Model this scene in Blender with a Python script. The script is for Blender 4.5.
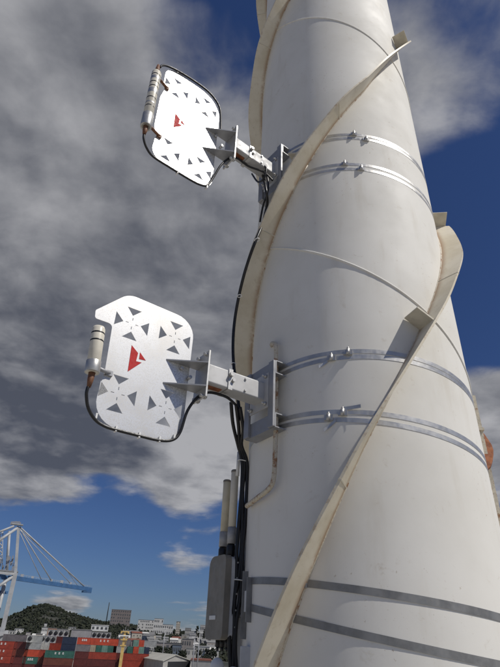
import bpy, bmesh, math, random
from mathutils import Vector, Matrix
from mathutils.geometry import tessellate_polygon
from mathutils import noise as mnoise
random.seed(7)
R = math.radians
for o in list(bpy.data.objects): bpy.data.objects.remove(o)
scn = bpy.context.scene; COL = scn.collection

# ------------------------------------------------------------ camera, light, sky
CAM_H = 13.0
F, YH, SL = 500.0, 645.0, 0.045            # focal length and horizon of the view, in photograph pixels
h_ = (YH-333.5)/math.hypot(1, SL); D_ = F*F/h_
uu = Vector((SL, -1.0)).normalized()
UP = Vector((uu.x*D_, uu.y*D_, F)).normalized()
fw = Vector((0, 0, 1)); YY = (fw-UP*fw.dot(UP)).normalized(); XX = YY.cross(UP)
if XX.x < 0: XX = -XX
R3 = Matrix((XX, YY, UP))
cd_ = bpy.data.cameras.new('camera'); cam = bpy.data.objects.new('camera', cd_); COL.objects.link(cam)
rt, upv, bk = R3 @ Vector((1, 0, 0)), R3 @ Vector((0, -1, 0)), R3 @ Vector((0, 0, -1))
cam.matrix_world = Matrix(((rt.x, upv.x, bk.x, 0), (rt.y, upv.y, bk.y, 0), (rt.z, upv.z, bk.z, CAM_H), (0, 0, 0, 1)))
cd_.sensor_fit = 'HORIZONTAL'; cd_.sensor_width = 36; cd_.lens = 36.0*F/500; cd_.clip_start = .05; cd_.clip_end = 20000
scn.camera = cam

def ray(px, py):
    return (R3 @ Vector(((px-250)/F, (py-333.5)/F, 1))).normalized()
def at(px, py, D):                          # the point seen at a pixel, D metres away over the ground
    v = ray(px, py); k = D/math.hypot(v.x, v.y)
    return Vector((v.x*k, v.y*k, CAM_H+v.z*k))
def az(px, D, z=0.0):                       # the point at ground distance D in a pixel column near the horizon
    v = ray(px, YH+SL*(px-250)); k = D/math.hypot(v.x, v.y)
    return Vector((v.x*k, v.y*k, z))

SUN_AZ, SUN_EL = 118.0, 52.0
sd = Vector((math.sin(R(SUN_AZ))*math.cos(R(SUN_EL)), math.cos(R(SUN_AZ))*math.cos(R(SUN_EL)), math.sin(R(SUN_EL))))
sl = bpy.data.lights.new('sun', 'SUN'); sl.energy = 4.0; sl.angle = R(.53); sl.color = (1, .955, .88)
so = bpy.data.objects.new('sun', sl); COL.objects.link(so); so.rotation_euler = sd.to_track_quat('Z', 'Y').to_euler(); so.location = (0, 0, 60)
scn.view_settings.view_transform = 'Standard'; scn.view_settings.look = 'None'
scn.view_settings.exposure = -0.14; scn.view_settings.gamma = 1
scn.render.engine = 'CYCLES'

class NT:
    def __init__(s, tree): s.t = tree; s.n = tree.nodes; s.l = tree.links
    def new(s, typ, **kw):
        n = s.n.new(typ)
        for k, v in kw.items(): setattr(n, k, v)
        return n
    def link(s, a, b): s.l.new(a, b)
    def inp(s, sock, v):
        if hasattr(v, 'is_linked') or isinstance(v, bpy.types.NodeSocket): s.l.new(v, sock)
        else: sock.default_value = v
    def m(s, op, a, b=0.0, c=0.0, clamp=False):
        n = s.new('ShaderNodeMath', operation=op, use_clamp=clamp)
        s.inp(n.inputs[0], a); s.inp(n.inputs[1], b)
        if len(n.inputs) > 2: s.inp(n.inputs[2], c)
        return n.outputs[0]
    def ss(s, v, a, b, lo=0.0, hi=1.0, smooth=True):
        n = s.new('ShaderNodeMapRange'); n.interpolation_type = 'SMOOTHSTEP' if smooth else 'LINEAR'; n.clamp = True
        s.inp(n.inputs[0], v)
        for i, q in enumerate((a, b, lo, hi)): n.inputs[i+1].default_value = q
        return n.outputs[0]
    def noise(s, vec, scale, detail=4, rough=.5, dist=0.0, off=None):
        n = s.new('ShaderNodeTexNoise'); n.inputs['Scale'].default_value = scale
        n.inputs['Detail'].default_value = detail; n.inputs['Roughness'].default_value = rough; n.inputs['Distortion'].default_value = dist
        if off is not None:
            a = s.new('ShaderNodeVectorMath', operation='ADD'); s.l.new(vec, a.inputs[0]); a.inputs[1].default_value = off; vec = a.outputs[0]
        s.l.new(vec, n.inputs['Vector']); return n.outputs['Fac']
    def mix(s, f, a, b, typ='MIX'):
        n = s.new('ShaderNodeMix', data_type='RGBA', blend_type=typ)
        s.inp(n.inputs[0], f)
        for sock, v in ((n.inputs[6], a), (n.inputs[7], b)):
            if isinstance(v, bpy.types.NodeSocket): s.l.new(v, sock)
            else: sock.default_value = (*v[:3], 1)
        return n.outputs[2]

w = bpy.data.worlds.new('World'); scn.world = w; w.use_nodes = True; w.node_tree.nodes.clear()
N = NT(w.node_tree)
out = N.new('ShaderNodeOutputWorld'); bg = N.new('ShaderNodeBackground'); bg.inputs[1].default_value = 0.055
N.link(bg.outputs[0], out.inputs[0])
sky = N.new('ShaderNodeTexSky', sky_type='NISHITA'); sky.sun_disc = False
sky.sun_elevation = R(SUN_EL); sky.sun_rotation = R(SUN_AZ); sky.air_density = 1.0; sky.dust_density = .25; sky.ozone_density = 3.0
tc = N.new('ShaderNodeTexCoord'); nv = N.new('ShaderNodeVectorMath', operation='NORMALIZE'); N.link(tc.outputs['Generated'], nv.inputs[0])
dirv = nv.outputs[0]
sx = N.new('ShaderNodeSeparateXYZ'); N.link(dirv, sx.inputs[0])
zz = N.m('ADD', N.m('MAXIMUM', sx.outputs[2], 0.0), .16)
cx = N.new('ShaderNodeCombineXYZ'); N.link(N.m('DIVIDE', sx.outputs[0], zz), cx.inputs[0]); N.link(N.m('DIVIDE', sx.outputs[1], zz), cx.inputs[1])
cl = cx.outputs[0]
def blob(px, py, deg, wgt):                # a rise or fall of the cloud cover round one bearing in the sky
    v = ray(px, py); d = N.new('ShaderNodeVectorMath', operation='DOT_PRODUCT'); N.link(dirv, d.inputs[0]); d.inputs[1].default_value = v
    return N.ss(d.outputs['Value'], math.cos(R(deg)), 1.0, 0.0, wgt)
def total(lst):
    s = lst[0]
    for q in lst[1:]: s = N.m('ADD', s, q)
    return s
wrp = N.new('ShaderNodeTexNoise'); wrp.inputs['Scale'].default_value = 2.2; wrp.inputs['Detail'].default_value = 3; N.link(cl, wrp.inputs['Vector'])
wv = N.new('ShaderNodeVectorMath', operation='MULTIPLY_ADD'); N.link(wrp.outputs['Color'], wv.inputs[0]); wv.inputs[1].default_value = (.16, .16, 0); N.link(cl, wv.inputs[2]); cw = wv.outputs[0]
SX, SY = sd.x/sd.z, sd.y/sd.z; sn = math.hypot(SX, SY); SX /= sn; SY /= sn
def fbm(off, sc=1.45, det=8, rg=.53, sh=0.0): return N.noise(cw, sc, det, rg, 0, off=(off[0]+SX*sh, off[1]+SY*sh, 0))
n_big = fbm((3.1, 1.7)); n_off = fbm((3.1, 1.7), sh=.085)
n_f = fbm((7.7, 4.1), 4.6, 6, .52); n_foff = fbm((7.7, 4.1), 4.6, 6, .52, .05)
cover = total([N.m('MULTIPLY', n_big, .78), N.m('MULTIPLY', n_f, .22),
    blob(80, 250, 36, .27), blob(200, 430, 12, .16), blob(40, 430, 14, .16), blob(150, 90, 20, .06), blob(225, 40, 13, -.16), blob(240, 200, 9, -.06),
    blob(495, 430, 10, .32), blob(455, 80, 17, .15), blob(480, 270, 15, -.36), blob(500, 0, 8, -.10),
    blob(90, 545, 10, -.26), blob(205, 565, 8, -.02), blob(178, 530, 7, .07), blob(0, 550, 8, -.20), blob(58, 600, 4.6, .34)])
dens = N.ss(cover, .50, .66)
thick = N.ss(cover, .58, .95)
relief = N.m('ADD', N.m('MULTIPLY', N.m('SUBTRACT', n_big, n_off), 3.4), N.m('MULTIPLY', N.m('SUBTRACT', n_f, n_foff), 1.3))
lum = total([.50 if False else N.m('MULTIPLY', thick, -.42), relief, N.m('MULTIPLY', N.m('SUBTRACT', n_f, .5), -.35), blob(90, 345, 17, -.17), blob(40, 460, 10, -.14), blob(205, 452, 8, .55), blob(60, 60, 24, .05), blob(470, 390, 9, .10)])
lum = N.ss(N.m('ADD', lum, .70), 0.0, 1.0, 0, 1, False)
cc = N.mix(N.m('POWER', lum, 1.25), (1.6, 1.75, 2.2), (8.4, 8.4, 8.7))
skyc = N.mix(1.0, sky.outputs[0], (.50, .64, .98), 'MULTIPLY')
N.link(N.mix(N.m('MULTIPLY', dens, .93), skyc, cc), bg.inputs[0])

# ------------------------------------------------------------ materials
def principled(name, col, rough=.5, metal=0.0):
    m = bpy.data.materials.new(name); m.use_nodes = True; n = NT(m.node_tree); b = m.node_tree.nodes['Principled BSDF']
    b.inputs['Base Color'].default_value = (*col, 1); b.inputs['Roughness'].default_value = rough; b.inputs['Metallic'].default_value = metal
    return m, n, b
def objc(n): return n.new('ShaderNodeTexCoord').outputs['Object']
def basic(name, col, rough=.5, metal=0.0, var=.12, scale=8, col2=None, bump=0.0, rvar=.1):
    m, n, b = principled(name, col, rough, metal); tcn = objc(n)
    f = n.noise(tcn, scale, 5, .6)
    c2 = col2 or tuple(max(0, c*(1-var*2)) for c in col)
    n.link(n.mix(n.ss(f, .35, .7), col, c2), b.inputs['Base Color'])
    n.link(n.ss(n.noise(tcn, scale*3, 3, .6), .3, .7, max(0, rough-rvar), min(1, rough+rvar)), b.inputs['Roughness'])
    if bump:
        bp = n.new('ShaderNodeBump'); bp.inputs['Strength'].default_value = bump; bp.inputs['Distance'].default_value = .002
        n.link(n.noise(tcn, scale*8, 4, .6), bp.inputs['Height']); n.link(bp.outputs[0], b.inputs['Normal'])
    return m
MAT = {}
# tower paint: off white with grime, runs and small rust freckles
m, n, b = principled('tower_paint', (.7, .68, .62), .42); tcn = objc(n)
mp = n.new('ShaderNodeMapping'); n.link(tcn, mp.inputs[0]); mp.inputs['Scale'].default_value = (1, 1, .18)
runs = n.noise(mp.outputs[0], 9, 5, .6); blot = n.noise(tcn, 2.2, 5, .6); fre = n.noise(tcn, 55, 3, .7); patch = n.noise(tcn, 3.3, 3, .5, off=(4, 2, 7))
c = n.mix(n.ss(blot, .35, .75), (.77, .752, .70), (.70, .68, .625))
c = n.mix(n.ss(runs, .54, .8, 0, .38), c, (.55, .50, .41)); c = n.mix(n.ss(n.noise(tcn, 14, 6, .7, .5, off=(2, 9, 1)), .60, .72, 0, .35), c, (.50, .44, .35))
spots = n.m('MULTIPLY', n.ss(fre, .64, .72), n.ss(patch, .52, .66))
c = n.mix(n.m('MULTIPLY', spots, .5), c, (.34, .25, .16))
n.link(c, b.inputs['Base Color']); n.link(n.ss(blot, .3, .7, .6, .8), b.inputs['Roughness'])
bp = n.new('ShaderNodeBump'); bp.inputs['Strength'].default_value = .08; bp.inputs['Distance'].default_value = .003; b.inputs['Specular IOR Level'].default_value = .2
n.link(n.m('ADD', n.m('MULTIPLY', n.noise(tcn, 90, 3, .6), .4), n.m('MULTIPLY', n.noise(tcn, 3, 2, .5), 1.0)), bp.inputs['Height']); n.link(bp.outputs[0], b.inputs['Normal'])
MAT['tower'] = m
# strake paint: cream, weathered; rust creeps out of the weld (UV x = 0 at the weld, 1 at the free edge)
def strake_mat(name, rustiness):
    m, n, b = principled(name, (.6, .55, .44), .5); tcn = objc(n)
    uv = n.new('ShaderNodeUVMap'); sp = n.new('ShaderNodeSeparateXYZ'); n.link(uv.outputs[0], sp.inputs[0])
    a1 = n.noise(tcn, 4.5, 6, .65); a2 = n.noise(tcn, 26, 5, .7)
    c = n.mix(n.ss(a1, .35, .7), (.72, .66, .53), (.60, .53, .39))
    c = n.mix(n.ss(a2, .55, .75, 0, .5), c, (.45, .37, .25))
    near = n.ss(sp.outputs[0], 0.0, .36 if rustiness < .5 else 3.0, 1, 0)
    rust = n.m('MULTIPLY', near, n.ss(n.m('ADD', a1, n.m('MULTIPLY', a2, .5)), .66-rustiness*.6, .86-rustiness*.5))
    edge = n.m('MULTIPLY', n.ss(sp.outputs[0], .90, 1.0), n.ss(a2, .5, .68, 0, .5))
    rust = n.m('MAXIMUM', rust, edge)
    line = n.m('MULTIPLY', n.ss(sp.outputs[0], .03, .16, 1, 0), n.ss(a1, .33, .5))
    rust = n.m('MAXIMUM', rust, line)
    n.link(n.mix(n.m('MULTIPLY', rust, .85), c, n.mix(a2, (.22, .09, .035), (.36, .19, .08))), b.inputs['Base Color'])
    return m
MAT['strake'] = strake_mat('strake_paint', .22); MAT['strake_rusty'] = strake_mat('strake_rusty_paint', .95)
def rusty(name, col, amt, sc=9):
    m, n, b = principled(name, col, .6); tcn = objc(n); a = n.noise(tcn, sc, 6, .7); a2 = n.noise(tcn, sc*5, 4, .6)
    c = n.mix(n.ss(a2, .3, .7), col, tuple(q*.8 for q in col))
    n.link(n.mix(n.ss(a, .62-amt, .70-amt*.6), c, n.mix(a2, (.16, .06, .03), (.42, .24, .11))), b.inputs['Base Color'])
    bp = n.new('ShaderNodeBump'); bp.inputs['Strength'].default_value = .5; bp.inputs['Distance'].default_value = .003; n.link(a2, bp.inputs['Height']); n.link(bp.outputs[0], b.inputs['Normal'])
    return m
MAT['rust_pipe'] = rusty('rusty_cream_pipe', (.62, .56, .44), .14, 22); MAT['rust_bar'] = rusty('rusty_cream_bar', (.64, .58, .46), .10, 20)
MAT['rust'] = basic('rust', (.30, .11, .045), .85, 0, .3, 20, (.16, .05, .02), .5)
# aluminium panel, matt silver white with a fine sparkle
m, n, b = principled('panel_aluminium', (.8, .8, .8), .42, .45); tcn = objc(n)
f1 = n.noise(tcn, 210, 3, .7); f2 = n.noise(tcn, 7, 5, .6)
c = n.mix(n.ss(f1, .38, .62), (.77, .77, .76), (.50, .50, .50)); c = n.mix(n.ss(f2, .45, .7, 0, .4), c, (.55, .52, .47)); n.link(c, b.inputs['Base Color'])
n.link(n.ss(f1, .3, .7, .30, .48), b.inputs['Roughness']); MAT['panel'] = m
MAT['steel'] = basic('bright_steel', (.52, .515, .50), .45, .7, .06, 20, rvar=.05)
MAT['strap'] = basic('strap_steel', (.62, .61, .58), .42, .7, .10, 14, rvar=.06)
MAT['alu'] = basic('arm_aluminium', (.50, .50, .50), .62, .25, .07, 7)
MAT['galv'] = basic('galvanised_steel', (.33, .335, .35), .5, .4, .08, 9)
MAT['dkstrap'] = basic('dark_strap', (.27, .27, .265), .48, .35, .15, 14)
MAT['red'] = basic('logo_red', (.50, .03, .03), .7, 0, .08, 30); MAT['red'].node_tree.nodes['Principled BSDF'].inputs['Specular IOR Level'].default_value = .25
MAT['cream'] = basic('cream_plastic', (.68, .64, .54), .4, 0, .07, 14)
MAT['antenna'] = basic('antenna_cream', (.62, .57, .44), .5, 0, .1, 10)
MAT['white'] = basic('white_plastic', (.78, .78, .76), .4, 0, .06, 10)
MAT['black'] = basic('black_rubber', (.012, .012, .013), .42, 0, .2, 30)
MAT['brown'] = basic('brown_tape', (.20, .085, .04), .6, 0, .2, 60, bump=.3)
MAT['boxgrey'] = basic('housing_grey', (.23, .21, .175), .5, 0, .1, 12)
MAT['box_lit_pale'] = basic('housing_lit_pale', (.58, .59, .60), .45, 0, .08, 12)  # paler than the front cover: sunlight on the box side, put into the colour
MAT['tape'] = basic('grey_tape', (.42, .42, .42), .5, 0, .1, 40)
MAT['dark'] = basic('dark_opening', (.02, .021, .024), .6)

# ------------------------------------------------------------ mesh helpers
class MB:
    def __init__(s): s.v = []; s.f = []; s.smooth = []; s.uv = None
    def add(s, vs, fs, sm=False):
        b = len(s.v); s.v += [tuple(q) for q in vs]; s.f += [tuple(b+i for i in f) for f in fs]; s.smooth += [sm]*len(fs); return s
    def box(s, c, d, M=None, bev=0):
        x, y, z = d[0]/2, d[1]/2, d[2]/2
        vs = [Vector((i*x, j*y, k*z)) for i in (-1, 1) for j in (-1, 1) for k in (-1, 1)]
        if M: vs = [M @ q for q in vs]
        vs = [q+Vector(c) for q in vs]
        return s.add(vs, [(0, 1, 3, 2), (4, 6, 7, 5), (0, 4, 5, 1), (2, 3, 7, 6), (0, 2, 6, 4), (1, 5, 7, 3)])
    def rbox(s, c, d, bev, M=None, axis=2, seg=4):   # box with four rounded edges along an axis
        a, b_ = [i for i in range(3) if i != axis]; pts = []
        for q in range(4):
            sx_, sy_ = (1, 1) if q == 0 else (-1, 1) if q == 1 else (-1, -1) if q == 2 else (1, -1)
            for k in range(seg+1):
                an = math.pi/2*(q+k/seg); pts.append((sx_*(d[a]/2-bev)+bev*math.cos(an), sy_*(d[b_]/2-bev)+bev*math.sin(an)))
        n_ = len(pts); vs = []
        for e in (-1, 1):
            for p in pts:
                v = [0, 0, 0]; v[a], v[b_], v[axis] = p[0], p[1], e*d[axis]/2; v = Vector(v)
                if M: v = M @ v
                vs.append(v+Vector(c))
        fs = [(i, (i+1) % n_, n_+(i+1) % n_, n_+i) for i in range(n_)]
        b0 = len(s.v); s.add(vs, fs, False); s.f += [tuple(b0+i for i in range(n_))[::-1], tuple(b0+n_+i for i in range(n_))]; s.smooth += [False]*2; return s
    def tube(s, pts, r, seg=10, cap=True):
        pts = [Vector(p) for p in pts]; n_ = len(pts); rs = r if hasattr(r, '__len__') else [r]*n_
        up = Vector((0, 0, 1)); rings = []; prev = None
        for i, p in enumerate(pts):
            t = (pts[min(i+1, n_-1)]-pts[max(i-1, 0)]).normalized()
            a = prev if prev else (up.cross(t) if abs(t.z) < .95 else Vector((1, 0, 0)).cross(t))
            a = (a-t*a.dot(t)).normalized(); prev = a; b_ = t.cross(a)
            rings.append([p+(a*math.cos(2*math.pi*k/seg)+b_*math.sin(2*math.pi*k/seg))*rs[i] for k in range(seg)])
        vs = [q for r_ in rings for q in r_]
        fs = [(i*seg+k, i*seg+(k+1) % seg, (i+1)*seg+(k+1) % seg, (i+1)*seg+k) for i in range(n_-1) for k in range(seg)]
        s.add(vs, fs, True)
        if cap:
            b0 = len(s.v)-len(vs); s.f += [tuple(b0+k for k in range(seg))[::-1], tuple(b0+(n_-1)*seg+k for k in range(seg))]; s.smooth += [False]*2
        return s
    def lathe(s, prof, seg=16, c=(0, 0, 0), M=None):   # profile of (radius, height)
        vs = []
        for r, z in prof:
            for k in range(seg):
                v = Vector((r*math.cos(2*math.pi*k/seg), r*math.sin(2*math.pi*k/seg), z))
                if M: v = M @ v
                vs.append(v+Vector(c))
        n_ = len(prof); fs = [(i*seg+k, i*seg+(k+1) % seg, (i+1)*seg+(k+1) % seg, (i+1)*seg+k) for i in range(n_-1) for k in range(seg)]
        b0 = len(s.v); s.add(vs, fs, True); s.f += [tuple(b0+k for k in range(seg))[::-1], tuple(b0+(n_-1)*seg+k for k in range(seg))]; s.smooth += [False]*2; return s
    def prism(s, pts, fn, t0, t1, holes=()):           # polygon with holes; fn(a, b, t) gives the point
        loops = [list(pts)]+[list(h) for h in holes]; flat = [p for l in loops for p in l]
        tris = tessellate_polygon([[Vector((p[0], p[1], 0)) for p in l] for l in loops]); n_ = len(flat)
        vs = [fn(p[0], p[1], t0) for p in flat]+[fn(p[0], p[1], t1) for p in flat]
        fs = [tuple(t) for t in tris]+[tuple(i+n_ for i in t)[::-1] for t in tris]; b_ = 0
        for l in loops:
            k = len(l); fs += [(b_+i, b_+(i+1) % k, n_+b_+(i+1) % k, n_+b_+i) for i in range(k)]; b_ += k
        return s.add(vs, fs)
    def build(s, name, mat, parent=None, bevel=0, **props):
        me = bpy.data.meshes.new(name); me.from_pydata(s.v, [], s.f)
        for p, q in zip(me.polygons, s.smooth): p.use_smooth = q
        bm = bmesh.new(); bm.from_mesh(me)
        if s.uv:
            lay = bm.loops.layers.uv.new('UVMap'); bm.verts.ensure_lookup_table()
            for f in bm.faces:
                for l in f.loops: l[lay].uv = s.uv[l.vert.index]
        bmesh.ops.recalc_face_normals(bm, faces=bm.faces)
        bm.to_mesh(me); bm.free()
        o = bpy.data.objects.new(name, me); COL.objects.link(o)
        if mat is not None: me.materials.append(MAT[mat] if isinstance(mat, str) else mat)
        if bevel:
            md = o.modifiers.new('bevel', 'BEVEL'); md.width = bevel; md.segments = 2; md.limit_method = 'ANGLE'
        if parent: o.parent = parent
        for k, v in props.items(): o[k] = v
        return o
def thing(name, label, cat, loc=(0, 0, 0), rz=0, group=None):
    o = bpy.data.objects.new(name, None); COL.objects.link(o); o.location = loc; o.rotation_euler = (0, 0, rz)
    o['label'] = label; o['category'] = cat; o.empty_display_size = .2
    if group: o['group'] = group
    return o
def tag(o, label, cat, group=None):
    o['label'] = label; o['category'] = cat
    if group: o['group'] = group
    return o
def copy_tree(o, parent=None):
    c = o.copy(); COL.objects.link(c); c.parent = parent
    for ch in list(o.children): copy_tree(ch, c)
    return c
def spline(pts, k=6, closed=False):
    P = [Vector(p) for p in pts]; n_ = len(P); res = []
    for i in range(n_ if closed else n_-1):
        p0, p1, p2, p3 = (P[(i-1) % n_], P[i], P[(i+1) % n_], P[(i+2) % n_]) if closed else (P[max(i-1, 0)], P[i], P[i+1], P[min(i+2, n_-1)])
        for j in range(k):
            t = j/k; res.append(.5*((2*p1)+(p2-p0)*t+(2*p0-5*p1+4*p2-p3)*t*t+(3*p1-p0-3*p2+p3)*t**3))
    if not closed: res.append(P[-1])
    return res
def rounded(corners, seg=7):
    res = []; n_ = len(corners)
    for i in range(n_):
        x, y, r = corners[i]; p = Vector((x, y)); a = Vector(corners[i-1][:2]); b_ = Vector(corners[(i+1) % n_][:2])
        u1 = (a-p).normalized(); u2 = (b_-p).normalized(); ang = u1.angle(u2); t = min(r/math.tan(ang/2), (a-p).length*.49, (b_-p).length*.49); rr = t*math.tan(ang/2)
        p1, p2 = p+u1*t, p+u2*t; c = p+(u1+u2).normalized()*(rr/math.sin(ang/2))
        a1 = math.atan2(p1.y-c.y, p1.x-c.x); a2 = math.atan2(p2.y-c.y, p2.x-c.x); d = (a2-a1+math.pi) % (2*math.pi)-math.pi
        for k in range(seg+1): q = a1+d*k/seg; res.append((c.x+rr*math.cos(q), c.y+rr*math.sin(q)))
    return res

# ------------------------------------------------------------ the tower
TX, TY, RT = .62337, 2.60592, .6
CDIR = -103.45317                           # bearing of the camera seen from the tower axis; th is measured from it
def cyl(r, th, z):                          # z above the camera's height
    a = R(CDIR+th); return Vector((TX+r*math.cos(a), TY+r*math.sin(a), CAM_H+z))
def local(v): return Vector((v.x-TX, v.y-TY, v.z))
tower = thing('strake_tower', 'tall off-white round steel tower wrapped in cream spiral fins, filling the right side', 'tower', (TX, TY, 0))
sh = MB(); prof = [(1.05, 0.02), (1.05, .09), (RT, .09), (RT, .1)]+[(RT, z) for z in (6, 10, 14, 18, 24, 30, 36)]
sh.lathe(prof, 160); sh.build('shaft', 'tower', tower)
# spiral weld seam
def seam_z(th): return 4.21-.0069*th
sm_ = MB(); pts = [local(cyl(RT+.0005, th, seam_z(th))) for th in range(-720, 1440, 4)]
sm_.tube(pts, .0062, 6); sm_.build('weld_seam', 'tower', tower)
def strake(zf, t0, t1, mat='strake', tabs=(1, 1), hgt=.12, taper=0):
    b_ = MB(); uv = []; step = 2.0; n_ = int((t1-t0)/step)+1; ths = [t0+(t1-t0)*i/(n_-1) for i in range(n_)]; th2 = .0055
    def frame(t):
        p = cyl(RT, t, zf(t)); q = cyl(RT, t+.5, zf(t+.5)); tg = (q-p).normalized(); rd = (cyl(1, t, 0)-cyl(0, t, 0)).normalized()
        return p, rd, rd.cross(tg).normalized(), tg
    for t in ths:
        p, rd, bn, tg = frame(t)
        wob = .004*math.sin(t*.21); hg = hgt*(min(1, ((t-t0)/taper)**.6) if taper else 1)
        for r_, s_ in ((-.004, -1), (-.004, 1), (hg*.5, 1), (hg+wob, 1), (hg+wob, -1), (hg*.5, -1)):
            b_.v.append(tuple(local(p+rd*r_+bn*(s_*th2)))); uv.append((max(0, min(1, r_/hgt)), t*.01))
    for i in range(n_-1):
        for k in range(6): b_.f.append((i*6+k, i*6+(k+1) % 6, (i+1)*6+(k+1) % 6, (i+1)*6+k)); b_.smooth.append(True)
    b_.f += [tuple(range(6)), tuple((n_-1)*6+k for k in range(6))[::-1]]; b_.smooth += [False, False]; b_.uv = uv
    o = b_.build('strake', mat, tower); md = o.modifiers.new('edges', 'EDGE_SPLIT'); md.split_angle = R(40)
    wl = MB(); wl.tube([local(cyl(RT, t, zf(t))) for t in ths], .009, 6); wl.build('weld_bead', 'strake' if False else 'rust_bar', o)
    t = t0+21
    while t < t1-12 and not taper:              # butt welds between the plates of the fin
        p, rd, bn, tg = frame(t); M = Matrix((rd, bn, tg)).transposed(); jb = MB(); jb.box(local(p+rd*(hgt*.49)), (hgt*.985, .0145, .006), M); jb.build('joint_weld', mat if mat != 'strake' else 'strake_plate', o); t += 43
    for e, t in ((0, t0), (1, t1)):
        if tabs[e]:
            p, rd, bn, tg = frame(t); c = p+rd*(hgt*.42)+tg*(.006 if e else -.006)+bn*(.05)
            M = Matrix((rd, bn, tg)).transposed(); pb = MB(); pb.box(local(c), (hgt*.84, .10, .009), M); pb.build('end_plate', 'strake_plate' if 'strake_plate' in MAT else 'cream', o)
    return o
MAT['strake_plate'] = basic('plate_paint', (.62, .57, .46), .5, 0, .12, 14)
zII = lambda t: 2.875+.0176*t+(.0038*(min(t, 90)-20) if t > 20 else 0)
zIII = lambda t: .70+(.0188*t if t > 0 else .0203*t)
zI = lambda t: 5.30+.0176*t
strake(zII, -150, -18, tabs=(0, 1)); strake(zII, -18, 68, tabs=(0, 1)); strake(zII, 110, 190, tabs=(0, 0))
strake(zIII, -200, 33.5, tabs=(0, 1)); strake(zIII, 33.5, 96, tabs=(0, 1)); strake(zIII, 120, 330, tabs=(0, 0))
strake(zI, -160, 60, tabs=(0, 1))
strake(lambda t: .79+.0176*(t-89), 88, 150, 'rust', (0, 0), .085, 9)
# flat bar and standoffs up the far right side of the tower
fb = MB()
for t0_, z0, z1 in ((94.5, .42, 1.22),):
    a, b2 = cyl(.629, t0_, z0), cyl(.629, t0_, z1); rd = (cyl(1, t0_, 0)-cyl(0, t0_, 0)).normalized()
    M = Matrix((rd, Vector((0, 0, 1)).cross(rd), Vector((0, 0, 1)))).transposed()
    fb.box(local((a+b2)/2), (.032, .012, (b2-a).z), M)
    for k in range(2): fb.box(local(cyl(.62, t0_, z0+.1+k*.5)), (.06, .04, .015), M)
fb.build('edge_bar', 'rust_bar', tower)

# straps: z = c0 + c1 cos th + c2 sin th
def strap(parent, name, cf, off, hgt, mat, rr=.0025, tw=0.0, org=None, rng=(-180, 180)):
    b_ = MB(); n_ = 181
    full = rng == (-180, 180)
    for i in range(n_):
        t = rng[0]+(rng[1]-rng[0])*i/(n_-1); z = cf[0]+cf[1]*math.cos(R(t))+cf[2]*math.sin(R(t))+off+tw*math.sin(R(t+20))
        for r_, s_ in ((RT-.001, -1), (RT+rr, -1), (RT+rr, 1), (RT-.001, 1)):
            b_.v.append(tuple(org(cyl(r_, t, z+s_*hgt/2))))
    for i in range(n_-1):
        for k in range(4): b_.f.append((i*4+k, i*4+(k+1) % 4, (i+1)*4+(k+1) % 4, (i+1)*4+k)); b_.smooth.append(False)
    return b_.build(name, mat, parent)
def clamp_at(parent, th, z, tilt, org, big=1.0):
    p = cyl(RT+.012, th, z); rd = (cyl(1, th, 0)-cyl(0, th, 0)).normalized(); tg = Vector((0, 0, 1)).cross(rd); tg = (tg+Vector((0, 0, 1))*tilt).normalized(); up_ = rd.cross(tg)
    b_ = MB(); q = lambda a, b3, c: org(p+rd*a+tg*b3+up_*c)
    pts = [q(0, 0, -.016*big), q(0, 0, .016*big)]; b_.tube(pts, .0085*big, 10)
    b_.tube([q(.002, 0, .016*big), q(.002, 0, .022*big)], .0055*big, 6)
    rim = [q(-.012, -.014, s*.013) for s in (-1, 1)]+[q(-.002, -.014, s*.013) for s in (-1, 1)]
    M = Matrix((rd, tg, up_)).transposed()
    c0 = q(-.007, 0, 0); R0 = ORG_ROT.get(id(org)); MM = (R0 @ M) if R0 else M
    b_.box(c0, (.010, .040*big, .026*big), MM)
    return b_.build('strap_clamp', 'steel', parent)
ORG_ROT = {}

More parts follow.
